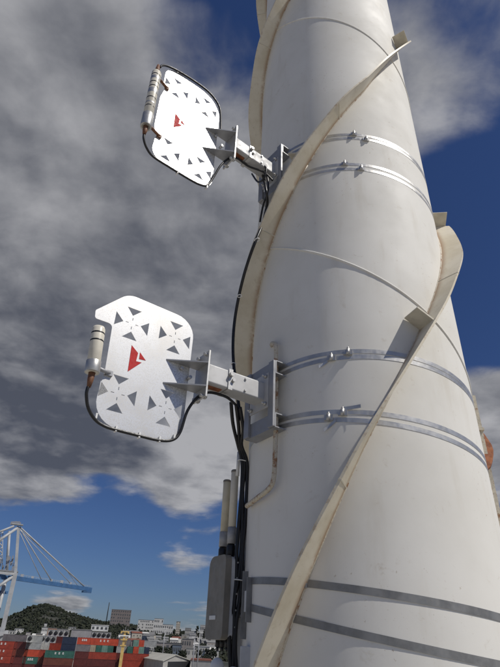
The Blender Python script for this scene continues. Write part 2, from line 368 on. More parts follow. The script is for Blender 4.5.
# ------------------------------------------------------------ the two antenna mounts
def mount(th, label, zc, fr, panel, logo, clusters, sens, straps, clamps, cables, clips, tongues, gz, tails=()):
    a = R(CDIR+th); e = Vector((TX, TY, CAM_H+zc))
    root = thing('antenna_mount', label, 'antenna', e, a, 'panel antennas on arms')
    rot = Matrix.Rotation(-a, 3, 'Z'); org = lambda v: rot @ (v-e); ORG_ROT[id(org)] = rot
    mount.keep = getattr(mount, 'keep', [])+[org]
    L = lambda u, t, z: Vector((u, t, z-zc))
    PT, PT2 = -.045, -.048
    holes = []
    for cu, cv in clusters:
        for k in range(4):
            q = math.pi/2*k; f = lambda x, y: (cu+x*math.cos(q)-y*math.sin(q), cv+x*math.sin(q)+y*math.cos(q))
            holes.append([f(-.035, .0795), f(.035, .0795), f(.003, .041)]); holes.append([f(-.0017, .016), f(.0017, .016), f(.0017, .030), f(-.0017, .030)])
    pb = MB(); pb.prism(rounded(panel), lambda u, v, t: L(u, t, v), PT, PT2, holes); pan = pb.build('panel', 'panel', root)
    lu, lv = logo; du, dv = lu-1.338, lv-1.097
    lg = MB()
    for sh_ in (((1.338, 1.097), (1.303, 1.069), (1.306, 1.028), (1.280, 1.030), (1.334, .968)), ((1.295, 1.076), (1.263, 1.046), (1.294, 1.043))):
        lg.prism([(x+du, y+dv) for x, y in sh_], lambda u, v, t: L(u, t, v), PT+.0012, PT+.0002)
    lg.build('emblem', 'red', pan)
    # arm: square tube with worn stripe, collar, set screw
    am = MB(); am.rbox(L(.835, 0, zc), (.33, .085, .095), .008, axis=0); arm = am.build('arm', 'alu', root)
    cb = MB(); cb.box(L(.875, .045, zc), (.022, .006, .105)); cb.box(L(.875, 0, zc-.051), (.022, .09, .005)); cb.tube([L(.876, .045, zc+.022), L(.876, .064, zc+.022)], .011, 8); cb.tube([L(.862, .045, zc-.004), L(.862, .06, zc-.004)], .009, 8); cb.build('arm_clamp', 'steel', arm)
    for z in (.03, -.03): sc = MB(); sc.tube([L(.79, .042, zc+z), L(.79, .05, zc+z)], .006, 8); sc.build('screw', 'steel', arm)
    st = MB(); st.box(L(.95, 0, zc-.0495), (.1, .03, .004)); st.build('underside_strip', 'rust', arm)
    # flange and the two horizontal gussets
    g0, g1 = gz
    fl = MB(); fl.box(L(1.0, -.002, (g0+g1)/2+.01), (.009, .115, (g1-g0)+.115)); fl.build('flange', 'steel', root, bevel=.001)
    for g in gz:
        gb = MB(); gb.prism([(1.005, PT+.001), (1.168, PT+.001), (1.150, PT+.012), (1.005, .056)], lambda u, v, t: L(u, v, t), g, g+.006); gb.build('gusset', 'galv', root)
    for g in (g0-.04, g1+.052):
        for t in (-.03, .032): bb = MB(); bb.tube([L(.985, t, g), L(1.02, t, g)], .008, 6); bb.tube([L(.989, t, g), L(.996, t, g)], .013, 6); bb.build('bolt', 'steel', root)
    for a_, b_ in ((L(1.05, PT, (g0+g1)/2), L(1.05, PT+.03, (g0+g1)/2)), (L(1.09, PT, g1-.02), L(1.09, PT+.018, g1-.02))):
        bb = MB(); bb.tube([a_, b_], .0085, 8); bb.build('bolt', 'steel', root)
    # mounting frame against the tower
    z0, z1, y0, y1 = fr; yc = (y0+y1)/2; W = y1-y0
    rl = MB()
    for z in (z0+.035, z1-.035):
        rl = MB(); x0, x1 = .600, .6635; y_0, y_1 = yc-W/2, yc+W/2
        rl.prism([(x0, z-.0355), (x1, z-.0355), (x1, z+.0355), (x0, z+.0355), (x0, z+.0305), (x1-.006, z+.0305), (x1-.006, z-.0305), (x0, z-.0305)], lambda u, v, t: L(u, t, v), y_0, y_1)
        rl.build('cross_channel', 'galv', root)
    for y in (y0+.02, y1-.02): vb = MB(); vb.box(L(.6705, y, (z0+z1)/2), (.0135, .04, (z1-z0)-.004)); vb.build('upright', 'galv', root, bevel=.0012)
    bpn = MB(); bpn.box(L(.676, 0, zc), (.008, .15, .18)); bpn.build('base_plate', 'alu', root, bevel=.001)
    for y in (-.058, .058):
        for z in (-.072, .072): nb = MB(); nb.tube([L(.679, y, zc+z), L(.694, y, zc+z)], .010, 6); nb.tube([L(.679, y, zc+z), L(.706, y, zc+z)], .005, 6); nb.build('nut', 'steel', root)
    # straps with worm clamps
    for cf, off, tw in straps: strap(root, 'strap', cf, off, .022, 'strap', .0016, org=org, tw=tw)
    for c in clamps: clamp_at(root, *c, org)
    for (ta, tb_, zo, up_) in tails:
        x = MB(); n2_ = 8
        for i in range(n2_+1):
            t_ = ta+(tb_-ta)*i/n2_; r_ = RT+.004+.012*(i/n2_)**2
            for rr_ in (r_, r_+.0015):
                for s_ in (-1, 1): x.v.append(tuple(org(cyl(rr_, t_, zo+up_*i/n2_+s_*.008))))
        for i in range(n2_):
            for q_ in ((0, 1, 5, 4), (2, 6, 7, 3), (0, 4, 6, 2), (1, 3, 7, 5)): x.f.append(tuple(i*4+k for k in q_)); x.smooth.append(False)
        x.f += [(0, 2, 3, 1), (n2_*4, n2_*4+1, n2_*4+3, n2_*4+2)]; x.smooth += [False]*2; x.build('strap_tail', 'strap', root)
    # sensor
    (u0, v0), (u1, v1), r, bands, conn = sens
    ax = (L(u1, 0, v1)-L(u0, 0, v0)); ln = ax.length; axn = ax.normalized(); Q = axn.to_track_quat('Z', 'Y').to_matrix()
    sb = MB(); sb.lathe([(r*.8, 0), (r, .004), (r, ln-.010), (r*.85, ln), (.001, ln+.001)], 24, L(u0, 0, v0), Q); sen = sb.build('sensor', 'cream', root)
    for z_, h2, mt, rr in bands:
        x = MB(); x.lathe([(r*rr*.98, z_*ln), (r*rr, z_*ln+.001), (r*rr, z_*ln+h2-.001), (r*rr*.98, z_*ln+h2)], 24, L(u0, 0, v0), Q); x.build('ring', mt, sen)
    for end, d, ln2 in conn:
        p = L(*((u0, 0, v0) if end == 0 else (u1, 0, v1))); x = MB(); x.tube([p, p+Vector((0, 0, d*ln2*.5)), p+Vector((0, 0, d*ln2))], [.014, .0125, .008], 12); x.build('connector', 'brown', sen)
    for (ua, va), (ub, vb_) in tongues:
        x = MB(); p, q = L(ua, -.01, va), L(ub, -.04, vb_); x.tube([p, (p+q)/2, q], .0085, 8); x.box(q, (.025, .012, .022)); x.build('sensor_bracket', 'brown' if len(tongues) > 1 else 'galv', root)
    for pts in cables:
        x = MB(); x.tube(spline([L(*p) for p in pts], 6), .0066, 10); x.build('cable', 'black', root)
    for u, v in clips:
        x = MB(); x.box(L(u, PT+.002, v), (.007, .022, .022)); x.build('cable_clip', 'white', root)
    return root, L

cB1, cB2 = (1.089, .087, -.024), (.825, .045, -.06); cA1, cA2 = (2.773, -.014, -.042), (2.438, .039, -.040)
def sz(cf, th): return cf[0]+cf[1]*math.cos(R(th))+cf[2]*math.sin(R(th))
mount(-43, 'lower silver panel antenna with bold red emblem and short cream sensor on its left', 1.042,
    (.845, 1.19, -.125, .112),
    [(1.046, .712, .10), (1.046, 1.338, .10), (1.395, 1.350, .09), (1.525, 1.205, .014), (1.52, 1.166, .012), (1.440, 1.166, .02), (1.430, .94, .01), (1.448, .712, .11)],
    (1.338, 1.097), [(1.355, 1.203), (1.14, 1.212), (1.358, .858), (1.14, .857)],
    ((1.491, .892), (1.505, 1.10), .027, [(.005, .05, 'steel', 1.1), (.66, .008, 'black', 1.012), (.83, .008, 'black', 1.012)], [(0, -1, .062)]),
    [(cB1, .010, .0), (cB1, -.024, .010), (cB2, .010, .0), (cB2, -.026, -.008)],
    [(-2, sz(cB1, -2)+.003, -.1), (-9.5, sz(cB1, -9)-.02, -.1), (-6, sz(cB2, -6)+.004, -.1), (-12, sz(cB2, -12)-.018, -.1)],
    [[(1.494, 0, .83), (1.492, -.005, .80), (1.470, -.02, .755), (1.43, -.035, .722), (1.385, -.037, .706), (1.33, -.037, .703), (1.24, -.037, .703), (1.15, -.037, .705), (1.09, -.037, .722), (1.06, -.035, .765), (1.045, -.02, .86), (1.01, 0, .93), (.95, -.01, .973), (.86, -.01, .978), (.80, -.02, .96)]],
    [(1.428, .738), (1.34, .708), (1.24, .706), (1.15, .710), (1.085, .735)], [((1.47, .925), (1.41, .932))], (.965, 1.082), [(-6, 1.5, sz(cB2, -6)+.022, .003), (-9, -14, sz(cB2, -9)-.03, -.045), (-11, -15, sz(cB1, -11)-.03, -.03)])
cablA1 = [(1.535, 0, 2.84), (1.525, -.01, 2.88), (1.50, -.025, 2.93), (1.46, -.035, 2.968), (1.40, -.037, 2.99), (1.30, -.037, 3.006), (1.2, -.037, 3.008), (1.13, -.037, 2.98), (1.085, -.037, 2.92), (1.06, -.05, 2.82), (1.045, -.06, 2.72)]
cablA2 = [(1.537, 0, 2.25), (1.532, -.005, 2.20), (1.50, -.02, 2.165), (1.45, -.035, 2.153), (1.35, -.037, 2.152), (1.24, -.037, 2.152), (1.16, -.037, 2.160), (1.11, -.037, 2.19), (1.08, -.03, 2.27), (1.05, -.01, 2.38), (1.0, 0, 2.475), (.94, -.005, 2.525), (.85, -.01, 2.53), (.76, .03, 2.51), (.70, .05, 2.46)]
mount(-39, 'upper panel antenna flashing white in the sun, long ringed sensor on its left', 2.59,
    (2.42, 2.79, -.12, .10),
    [(1.075, 2.163, .10), (1.078, 3.0, .15), (1.482, 2.99, .14), (1.478, 2.79, .01), (1.462, 2.76, .01), (1.480, 2.66, .03), (1.478, 2.40, .03), (1.456, 2.33, .01), (1.470, 2.163, .12)],
    (1.372, 2.612), [(1.392, 2.835), (1.18, 2.85), (1.381, 2.278), (1.167, 2.295)],
    ((1.537, 2.285), (1.547, 2.77), .0275, [(0, .10, 'steel', 1.08), (.31, .009, 'black', 1.01), (.37, .012, 'steel', 1.01), (.46, .010, 'black', 1.01), (.56, .04, 'steel', 1.01), (.67, .01, 'black', 1.01), (.75, .01, 'black', 1.01), (.82, .03, 'steel', 1.01), (.9, .01, 'black', 1.01)], [(0, -1, .06), (1, 1, .075)]),
    [(cA1, .010, 0), (cA1, -.030, .01), (cA2, .012, 0), (cA2, -.028, -.006)],
    [(11, sz(cA1, 11)+.010, -.08), (18, sz(cA1, 18)-.03, -.08), (4, sz(cA2, 4)+.01, -.08), (13, sz(cA2, 13)-.028, -.08)],
    [cablA1, cablA2], [(1.11, 2.178), (1.3, 2.155)], [((1.53, 2.755), (1.455, 2.765)), ((1.525, 2.33), (1.44, 2.335))], (2.475, 2.66))

# ------------------------------------------------------------ cables
def cable(name, pts, r, label, cat='cable', mat='black', k=6, group=None):
    x = MB(); x.tube(spline(pts, k), r, 10); return tag(x.build(name, mat), label, cat, group)
def ft(px, py, r): # point seen at a pixel on a cylinder of radius r round the tower
    v = ray(px, py); a = v.x**2+v.y**2; b_ = -(v.x*TX+v.y*TY); c = TX**2+TY**2-r*r; D = b_*b_-a*c
    t = (-b_-math.sqrt(D))/a if D > 0 else -b_/a
    return Vector((v.x*t, v.y*t, CAM_H+v.z*t))
cable('strake_cable', [ft(262, 172, .72), ft(266, 190, .75), ft(267, 205, .70), ft(262, 225, .70), ft(256, 240, .735), ft(250, 256, .74), ft(244, 275, .74), ft(238.5, 298, .74), ft(234.5, 322, .74), ft(233, 345, .74), ft(234, 368, .74), ft(237, 385, .72), ft(238, 400, .70), ft(241, 420, .68)], .009, 'thick black cable running down the outer edge of the cream spiral fin')
cable('loop_cable', [ft(255, 160, .74), ft(262, 166, .745), ft(267, 176, .735), ft(268, 190, .72), ft(263, 206, .71), ft(260, 222, .70)], .006, 'short thin black cable looped off the upper arm beside its bracket')
cable('loop_cable', [ft(252, 174, .76), ft(258, 182, .755), ft(264, 178, .76), ft(266, 168, .76), ft(259, 163, .77)], .006, 'tight black cable coil bunched under the upper arm end')
bun = [(0, 0, 'leftmost strand of the black cable bundle hanging from the lower arm'), (3.0, .5, 'middle strand of the black cable bundle hanging from the lower arm'), (5.8, -.6, 'rightmost strand of the black cable bundle hanging from the lower arm')]
starts = [(231, 402), (236, 404), (240, 407)]
for (dx, dd, lab), s0 in zip(bun, starts):
    j = lambda k: .8*math.sin(k*1.7+dx)
    P = [at(s0[0], s0[1], 2.36), at(s0[0]+2+dx*.2, s0[1]+22, 2.42), at(238+dx*.6, 445, 2.52), at(242+dx*.85, 462, 2.54), at(240.8+dx*.9+j(1), 490, 2.55), at(239.3+dx+j(2), 520, 2.55), at(237.6+dx+j(3), 550, 2.55), at(235.8+dx+j(4), 578, 2.55), at(232.5+dx*1.05+j(5)*1.5, 600, 2.55), at(230.5+dx+j(6)*1.5, 625, 2.55), at(230+dx+j(7), 650, 2.55), at(230+dx+j(8), 675, 2.55), at(230+dx, 740, 2.55)]
    cable('hanging_cable', P, .0095, lab, group='bundled cables down the left of the tower')
def tie(p, sx_, sy_, label, ang=0, tail=0):
    ct = MB(); Q = Matrix.Rotation(R(ang), 3, 'Y'); ring = [(sx_/2*math.cos(k*math.pi/8), sy_/2*math.sin(k*math.pi/8)) for k in range(17)]
    ct.tube([p+Q @ Vector((a_, b_, 0)) for a_, b_ in ring], .0028, 6)
    if tail: ct.tube([p+Q @ Vector((sx_/2, 0, 0)), p+Q @ Vector((sx_/2+tail, -.004, .002))], .0022, 6)
    tag(ct.build('cable_tie', 'white'), label, 'cable tie')
tie(at(242.5, 461, 2.545), .046, .034, 'white cable tie round the hanging cable bundle just above the rod antennas', 8, .012)
tie(at(238.5, 580, 2.55), .046, .034, 'white cable tie round the cable bundle beside the radio box', 4, .012)
tie(ft(257, 240, .735), .03, .03, 'uppermost white cable tie on the cable at the fin edge', -20)
tie(ft(239.5, 296, .742), .026, .026, 'white cable tie halfway down the cable on the fin edge', -10)
tie(ft(233.5, 364, .74), .026, .026, 'white cable tie on the fin-edge cable level with the lower arm', 0)

# rusty hooked pipe
x = MB(); x.tube(spline([ft(272.0, 345.5, .60), ft(272.2, 343.5, .625), ft(274.5, 344, .632), ft(276, 350, .632), ft(276, 375, .632), ft(276, 400, .632), ft(275.8, 430, .632), ft(275, 455, .632), ft(274, 476, .632), ft(271, 486, .634), ft(264, 493, .632), ft(256, 499, .63), ft(247, 506, .62)], 6), .0115, 10)
tag(x.build('conduit_pipe', 'rust_pipe'), 'thin cream pipe with flaking rust, hooked over at the top behind the lower bracket', 'pipe')
# ------------------------------------------------------------ radio unit with two rod antennas
bc = at(222, 600, 2.60)
aun = thing('radio_unit', 'dark grey upright radio box with two cream rod antennas, left of the tower', 'radio unit', bc, 0)
fa = R(90-(-119))                            # its front looks out to the left, half away from the camera
n1 = Vector((math.cos(fa), math.sin(fa), 0)); n2 = Vector((0, 0, 1)).cross(n1)
if n2.dot(Vector((-bc.x, -bc.y, 0))) < 0: n2 = -n2
Mx = Matrix((n2, n1, Vector((0, 0, 1)))).transposed()   # x = camera side, y = front normal
zt, zb = at(222, 556, 2.6).z-bc.z, at(222, 640, 2.6).z-bc.z
hb = MB(); prof2 = rounded([(-.090, zb, .025), (.078, zb, .025), (.078, zt, .025), (-.090, zt, .045)], 5)
hb.prism(prof2, lambda u, v, t: Mx @ Vector((u, t, v)), .0, .032); hb.build('front_cover', 'boxgrey', aun, bevel=.006)
hb = MB(); hb.prism(rounded([(-.084, zb+.006, .02), (.074, zb+.006, .02), (.074, zt-.006, .02), (-.084, zt-.006, .02)], 4), lambda u, v, t: Mx @ Vector((u, t, v)), -.048, -.001); hb.build('housing', 'box_lit_pale', aun, bevel=.004)  # pale tone paints sunlight on this side, which the tower shades
lb = MB(); lb.box(Mx @ Vector((-.02, .0335, zb+.085)), (.06, .002, .016), Mx); lb.build('badge', 'white', aun)
for k in range(5):
    s_ = MB(); q = Mx @ Vector((.075, -.03, zb+.05+k*.065)); s_.tube([q, q+n2*.007], .004, 6); s_.build('screw', 'steel', aun)
for pxa, ptop, pbot, D in ((226.3, 480, 547, 2.66), (234.3, 470, 544, 2.60)):
    t_, b2 = at(pxa+1.0, ptop, D)-bc, at(pxa-1.2, pbot, D)-bc; b2.x, b2.y = t_.x, t_.y; b2 = Vector((t_.x, t_.y, b2.z)); H = t_.z-b2.z
    rb = MB(); rb.lathe([(.0195, H*.2), (.0195, H*.99), (.017, H*1.0), (.001, H*1.002)], 16, b2); ra = rb.build('rod_antenna', 'antenna' if pxa < 230 else 'cream', aun)
    rb = MB(); rb.lathe([(.020, H*.96), (.0208, H*.965), (.0208, H*.99)], 16, b2); rb.build('cap', 'boxgrey', ra)
    rb = MB(); rb.lathe([(.0215, 0), (.0215, H*.21)], 16, b2); rb.build('collar', 'tape', ra)
    rb = MB(); rb.lathe([(.016, zt-b2.z-.01), (.022, zt-b2.z+.01), (.022, -.012), (.017, 0)], 12, b2); rb.build('connector', 'black', ra)
for xx in (-.045, .0, .045):
    q = MB(); a_ = Mx @ Vector((xx, -.015, zb+.004)); q.tube([a_, a_-Vector((0, 0, .03))], .011, 10); q.tube([a_-Vector((0, 0, .03)), a_-Vector((0, 0, .045))], .007, 8); q.build('cable_gland', 'black', aun)
for z in (.05, -.06):
    arm_ = MB(); p = Mx @ Vector((.03, -.05, z)); q = cyl(.60, -72, 0)-bc; q = Vector((q.x, q.y, z)); arm_.tube([p, q], .009, 8); arm_.build('bracket', 'galv', aun)
# dark straps with their bracket
sb_ = thing('strap_bracket', 'pair of dark flat straps round the tower base with a small dark bracket', 'strap', (TX, TY, CAM_H))
cC1, cC2 = (.171, .01, -.071), (.063, -.025, -.101)
lo = lambda v: v-Vector((TX, TY, CAM_H))
strap(sb_, 'strap', cC1, 0, .027, 'dkstrap', .003, org=lo); strap(sb_, 'strap', cC2, 0, .027, 'dkstrap', .003, org=lo)
for cf, th in ((cC1, -25), (cC2, -33)):
    p = cyl(RT+.006, th, sz(cf, th)); q = MB(); q.box(lo(p), (.006, .03, .036), Matrix.Rotation(R(CDIR+th), 3, 'Z')); q.build('buckle', 'galv', sb_)
for dth, w_ in ((-63, .008), (-57, .006)):
    p = cyl(.612, dth, .15 if dth == -63 else .165); q = MB(); q.box(lo(p), (.025, w_, .26 if dth == -63 else .17), Matrix.Rotation(R(CDIR+dth), 3, 'Z')); q.build('bracket_plate', 'dkstrap', sb_)
q = MB(); q.box(lo(cyl(.612, -60, .16)), (.006, .045, .08), Matrix.Rotation(R(CDIR-59), 3, 'Z')); q.build('bracket_face', 'box_lit_pale', sb_)
# white cable tray and small fittings low on the left
x = MB()
for a, b2 in (((239, 452), (237.5, 476)),):
    p, q = at(*a, 2.58), at(*b2, 2.58); x.tube([p, q], .0095, 12)
tag(x.build('white_tube', 'white'), 'short white plastic tube standing behind the black cables, above the rod antennas', 'tube')
p, q = at(244.0, 505, 2.60), at(242, 740, 2.60); q.x, q.y = p.x, p.y
x = MB(); x.box((p+q)/2, (.03, .02, (p-q).length)); tag(x.build('cable_tray', 'white'), 'narrow white vertical cable tray behind the cable bundle, against the tower', 'cable tray')
p, q = at(246.5, 646, 2.42), at(246.5, 740, 2.42); x = MB(); x.box((p+Vector((p.x, p.y, q.z)))/2, (.05, .035, p.z-q.z)); tag(x.build('junction_cover', 'box_lit_pale', bevel=.003), 'pale grey metal cover at the foot of the tower, right of the cable bundle', 'cover')
# white radome below the radio box, on a stub arm from the tower
p = at(217, 667, 2.5); dm = thing('radome', 'small white domed receiver under the dark radio box at the bottom edge', 'radome', p)
x = MB(); x.lathe([(.026, -.05), (.029, -.045), (.029, 0)]+[(.029*math.cos(R(k*15)), .034*math.sin(R(k*15))) for k in range(1, 6)]+[(.001, .0342)], 24); x.build('dome', 'white', dm)
x = MB(); x.tube([Vector((0, 0, -.05)), Vector((0, 0, -.12)), cyl(.6, -70, p.z-CAM_H-.14)-p], .009, 8); x.build('stub_arm', 'galv', dm)
p = at(233, 672, 2.5); x = MB(); x.lathe([(.014, -.08), (.014, 0.0), (.012, .018), (.001, .02)], 16, p); x.tube([p-Vector((0, 0, .08)), p-Vector((0, 0, .14)), cyl(.6, -66, p.z-CAM_H-.16)], .007, 8)
tag(x.build('cap_fitting', 'white'), 'tiny white capped fitting right of the white dome, under the cables', 'fitting')
#BACKGROUND
# ------------------------------------------------------------ the harbour and town behind
def hor(px): return YH+SL*(px-250)
def top_z(px, py, D): return at(px, py, D).z
MAT['asphalt'] = basic('yard_concrete', (.40, .38, .34), .85, 0, .10, .05)  # pale tone picked to bounce sunlight up onto the tower's shaded flank
def ground_mat():
    m, n, b = principled('town_ground', (.05, .055, .035), .9); g = n.new('ShaderNodeNewGeometry').outputs['Position']
    a = n.noise(g, .012, 6, .65); c = n.mix(n.ss(a, .42, .58), (.016, .020, .011), (.05, .047, .038)); n.link(c, b.inputs['Base Color']); return m
MAT['land'] = ground_mat()
MAT['leaf'] = basic('far_foliage', (.010, .015, .008), .9, 0, .3, .12, (.018, .024, .010)); MAT['leaf2'] = basic('olive_foliage', (.018, .023, .011), .9, 0, .3, .15, (.028, .032, .014))
MAT['grass'] = basic('lawn', (.07, .09, .03), .9, 0, .2, .1)
MAT['bark'] = basic('bark', (.07, .05, .035), .9)
def gridmesh(name, azs, ds, zf, mat, **k):
    b_ = MB()
    for a in azs:
        for d in ds: x, y = d*math.sin(a), d*math.cos(a); b_.v.append((x, y, zf(a, d)))
    n_ = len(ds)
    for i in range(len(azs)-1):
        for j in range(n_-1): b_.f.append((i*n_+j, (i+1)*n_+j, (i+1)*n_+j+1, i*n_+j+1)); b_.smooth.append(False)
    return b_.build(name, mat, **k)
x = MB(); x.add([(-12000, -12000, 0), (12000, -12000, 0), (12000, 12000, 0), (-12000, 12000, 0)], [(0, 1, 2, 3)]); x.build('ground', 'land', kind='structure')
x = MB(); x.add([(-420, -200, .02), (420, -200, .02), (420, 400, .02), (-420, 400, .02)], [(0, 1, 2, 3)]); x.build('yard_pavement', 'asphalt', kind='structure')
ridge = [(-400, 8), (-120, 12), (0, 15), (12, 21), (25, 28), (38, 30.5), (52, 28), (66, 23.5), (85, 19.5), (105, 16.5), (130, 15), (160, 12), (200, 11), (235, 9), (320, 9), (500, 12), (900, 6)]
def az_of(px): v = ray(px, hor(px)); return math.atan2(v.x, v.y)
ra = [(az_of(p), e) for p, e in ridge]
def ridge_h(a):
    if a <= ra[0][0]: e = ra[0][1]
    elif a >= ra[-1][0]: e = ra[-1][1]
    else:
        for (a0, e0), (a1, e1) in zip(ra, ra[1:]):
            if a0 <= a <= a1: t = (a-a0)/(a1-a0); t = t*t*(3-2*t); e = e0+(e1-e0)*t; break
    return CAM_H+(e-1.5)/695*1700
def land_z(a, d):
    t = max(0, min(1, (d-430)/1270)); s = t*t*(3-2*t)*.72+t*.28
    z = (ridge_h(a)-2)*s
    if d > 1700: z = (ridge_h(a)-2)*max(0, 1-(d-1700)/2500)
    nz = mnoise.fractal(Vector((math.sin(a)*d/160, math.cos(a)*d/160, 3)), 1, 2, 4)*7*min(1, t*3)
    return z+nz-.8*(1-t)
azs = [R(-75+i*.75) for i in range(150)]; ds = [430, 480, 540, 600, 680, 760, 850, 950, 1060, 1180, 1300, 1420, 1540, 1640, 1700, 1780, 1900, 2200, 3000, 4300]
gridmesh('hills', azs, ds, land_z, 'land', kind='structure')
def on_land(px, D):
    p = az(px, D); p.z = max(0, land_z(math.atan2(p.x, p.y), D)) if D > 430 else 0; return p
# far wood that clothes the hill: leafy clumps, one mass
def clump(b_, c, r, n_=5):
    for _ in range(n_):
        q = c+Vector((random.gauss(0, .42), random.gauss(0, .42), random.gauss(0, .33)))*r; s_ = r*random.uniform(.38, .62)
        vs = []; rm = Matrix.Rotation(random.uniform(0, 3), 3, Vector((random.uniform(-1, 1), random.uniform(-1, 1), random.uniform(-1, 1)+.01)))
        for k in range(6):
            d = [(1, 0, 0), (-1, 0, 0), (0, 1, 0), (0, -1, 0), (0, 0, 1), (0, 0, -1)][k]; vs.append(q+(rm @ Vector(d))*s_*random.uniform(.7, 1.25)+Vector((random.uniform(-.2, .2), random.uniform(-.2, .2), 0))*s_)
        b_.add(vs, [(0, 2, 4), (2, 1, 4), (1, 3, 4), (3, 0, 4), (2, 0, 5), (1, 2, 5), (3, 1, 5), (0, 3, 5)])
w1, w2 = MB(), MB()
random.seed(11)
for i in range(15000):
    px = random.uniform(-130, 330) if i % 4 else random.uniform(-20, 235); D = random.choice((random.uniform(520, 1100), random.uniform(1000, 1720), random.uniform(1550, 1740)))
    p = on_land(px, D); 
    if mnoise.noise(Vector((p.x/90, p.y/90, 0))) < -.22 and D < 1500: continue
    r = random.uniform(2.6, 5.2)*(1 if D > 900 else .8); p.z += r*.3
    clump(w1 if random.random() < .6 else w2, p, r, 3)
w1.build('hill_wood', 'leaf', kind='stuff')['label'] = 'dark green far wood covering the hill'
w2.build('hill_scrub', 'leaf2', kind='stuff')['label'] = 'olive scrub and garden trees mixed over the far slope'
# trees one can tell apart
def tree(px, D, H, label, W=None, spread=.5, mat='leaf', group='trees among the far houses'):
    p = on_land(px, D); t = thing('broadleaf_tree', label, 'tree', p, random.uniform(0, 6), group)
    b_ = MB(); b_.tube([(0, 0, -1), (.1, 0, H*.35), (.3, .1, H*.7)], [H*.035, H*.025, H*.012], 6)
    for k in range(4): a_ = k*1.6; b_.tube([(.1, 0, H*.35), (math.cos(a_)*H*.22, math.sin(a_)*H*.22, H*.62)], [H*.016, H*.006], 5)
    b_.build('trunk', 'bark', t); c = MB(); W = W or H*spread
    for _ in range(46):
        a_ = random.uniform(0, 6.3); e = random.uniform(-.9, 1); rr = math.sqrt(max(0, 1-e*e))*random.uniform(.3, 1)
        clump(c, Vector((math.cos(a_)*rr*W, math.sin(a_)*rr*W, H*.62+e*H*.34)), H*.14, 4)
    c.build('crown', mat, t); return t
place = [(146, 380, 9), (160, 420, 10), (166, 470, 9), (171, 380, 8), (176, 520, 11), (183, 400, 8), (189, 470, 9), (196, 430, 9), (203, 520, 12), (207, 400, 7), (155, 560, 12), (150, 480, 9), (181, 610, 12), (212, 480, 10), (168, 620, 11)]
words = ['left of the white gabled roof', 'over the ridge of the white gabled shed', 'rising behind the white shed roof', 'low against the far end of the shed roof', 'below the pale tower block', 'right of the shed roof end', 'in front of the stepped white houses', 'just left of the green lawn', 'behind the lawn near the radio box', 'beside the red roofed shed', 'under the long white block', 'behind the stepped white office', 'among the pale houses halfway up the slope', 'hard by the left edge of the dark radio box', 'under the low white villa']
kinds = ['small round', 'bushy', 'broad', 'low', 'tall', 'squat', 'dense', 'ragged', 'spreading', 'short', 'wide', 'leafy', 'big', 'dark', 'lofty']
for (px, D, H), wd, kd in zip(place, words, kinds): tree(px, D, H, f'{kd} dark green tree {wd}')
for px, D, H, wd in ((196.5, 900, 26, 'tall dark pine on the skyline left of the radio box'), (204, 880, 22, 'stout dark pine on the skyline touching the radio box edge'), (179.5, 1000, 16, 'slender dark tree on the skyline beside the pale tower block')):
    p = on_land(px, D); t = thing('pine_tree', wd, 'tree', p, 0, 'skyline pines'); b_ = MB(); b_.tube([(0, 0, -2), (0, 0, H*.95)], [H*.03, H*.008], 6); b_.build('trunk', 'bark', t); c = MB()
    for k in range(60):
        f = random.random(); a_ = random.uniform(0, 6.3); rr = H*.2*(1.1-f)*random.uniform(.5, 1); clump(c, Vector((math.cos(a_)*rr, math.sin(a_)*rr, H*(.3+.7*f))), H*.06, 3)
    c.build('crown', 'leaf', t)
# buildings
WALL = {}
def wallm(c, rough=.8):
    k = tuple(c)
    if k not in WALL: WALL[k] = basic('wall_render_%d' % len(WALL), c, rough, 0, .1, .25)
    return WALL[k]
MAT['glass'] = basic('window_glass', (.13, .135, .14), .3, 0, .3, .3); MAT['redroof'] = basic('red_roof', (.20, .07, .045), .7, 0, .15, .3); MAT['whiteroof'] = basic('white_roof', (.62, .61, .58), .6, 0, .08, .2); MAT['shedroof'] = basic('shed_roof', (.44, .43, .38), .6, 0, .1, .1); MAT['greyroof'] = basic('grey_roof', (.2, .2, .2), .7, 0, .1, .2)
def building(name, label, cat, px0, px1, ytop, D, col, dep=14, storeys=3, bays=5, roof='flat', roofm='greyroof', ybot=None, rot=0, gap=True):
    c = az((px0+px1)/2, D); th = math.atan2(c.x, c.y); Wd = (px1-px0)/589*D/ (1/math.cos(0)); base = on_land((px0+px1)/2, D).z-.5
    if ybot is not None: base = at((px0+px1)/2, ybot, D).z
    zt_ = top_z((px0+px1)/2, ytop, D); H = max(3, zt_-base); rh = .0
    if roof == 'gable': rh = min(H*.3, Wd*.16); H -= rh
    t = thing(name, label, cat, (c.x, c.y, base), -th+R(rot)); b_ = MB(); b_.box((0, dep/2, H/2), (Wd, dep, H)); b_.build('wall', wallm(col), t)
    r_ = MB()
    if roof == 'flat': r_.box((0, dep/2, H+.25), (Wd+.5, dep+.5, .5))
    else:
        r_.prism([(-Wd/2-.4, H), (Wd/2+.4, H), (0, H+rh)] if roof == 'gable' else [], lambda u, v, k: Vector((u, k, v)), -.5, dep+.5)
    r_.build('roof', roofm, t)
    me = None; fh = H/storeys; bw = Wd/bays
    for i in range(storeys):
        for j in range(bays):
            if me is not None and random.random() < .12: continue
            if me is None:
                q = MB(); q.box((0, 0, 0), (bw*.5, .12, fh*.42)); o = q.build('window', 'glass', t); me = o.data
            else: o = bpy.data.objects.new('window', me); COL.objects.link(o); o.parent = t
            o.location = (-Wd/2+bw*(j+.5), -.05, fh*(i+.55))
    return t
W1, W2, W3, W4 = (.62, .61, .58), (.48, .47, .44), (.36, .33, .31), (.55, .50, .42)
building('office_block', 'grey brown blocky building crowning the ridge beside the thin dark mast', 'building', 107.5, 127, 609.5, 1500, (.22, .19, .18), 30, 5, 9)
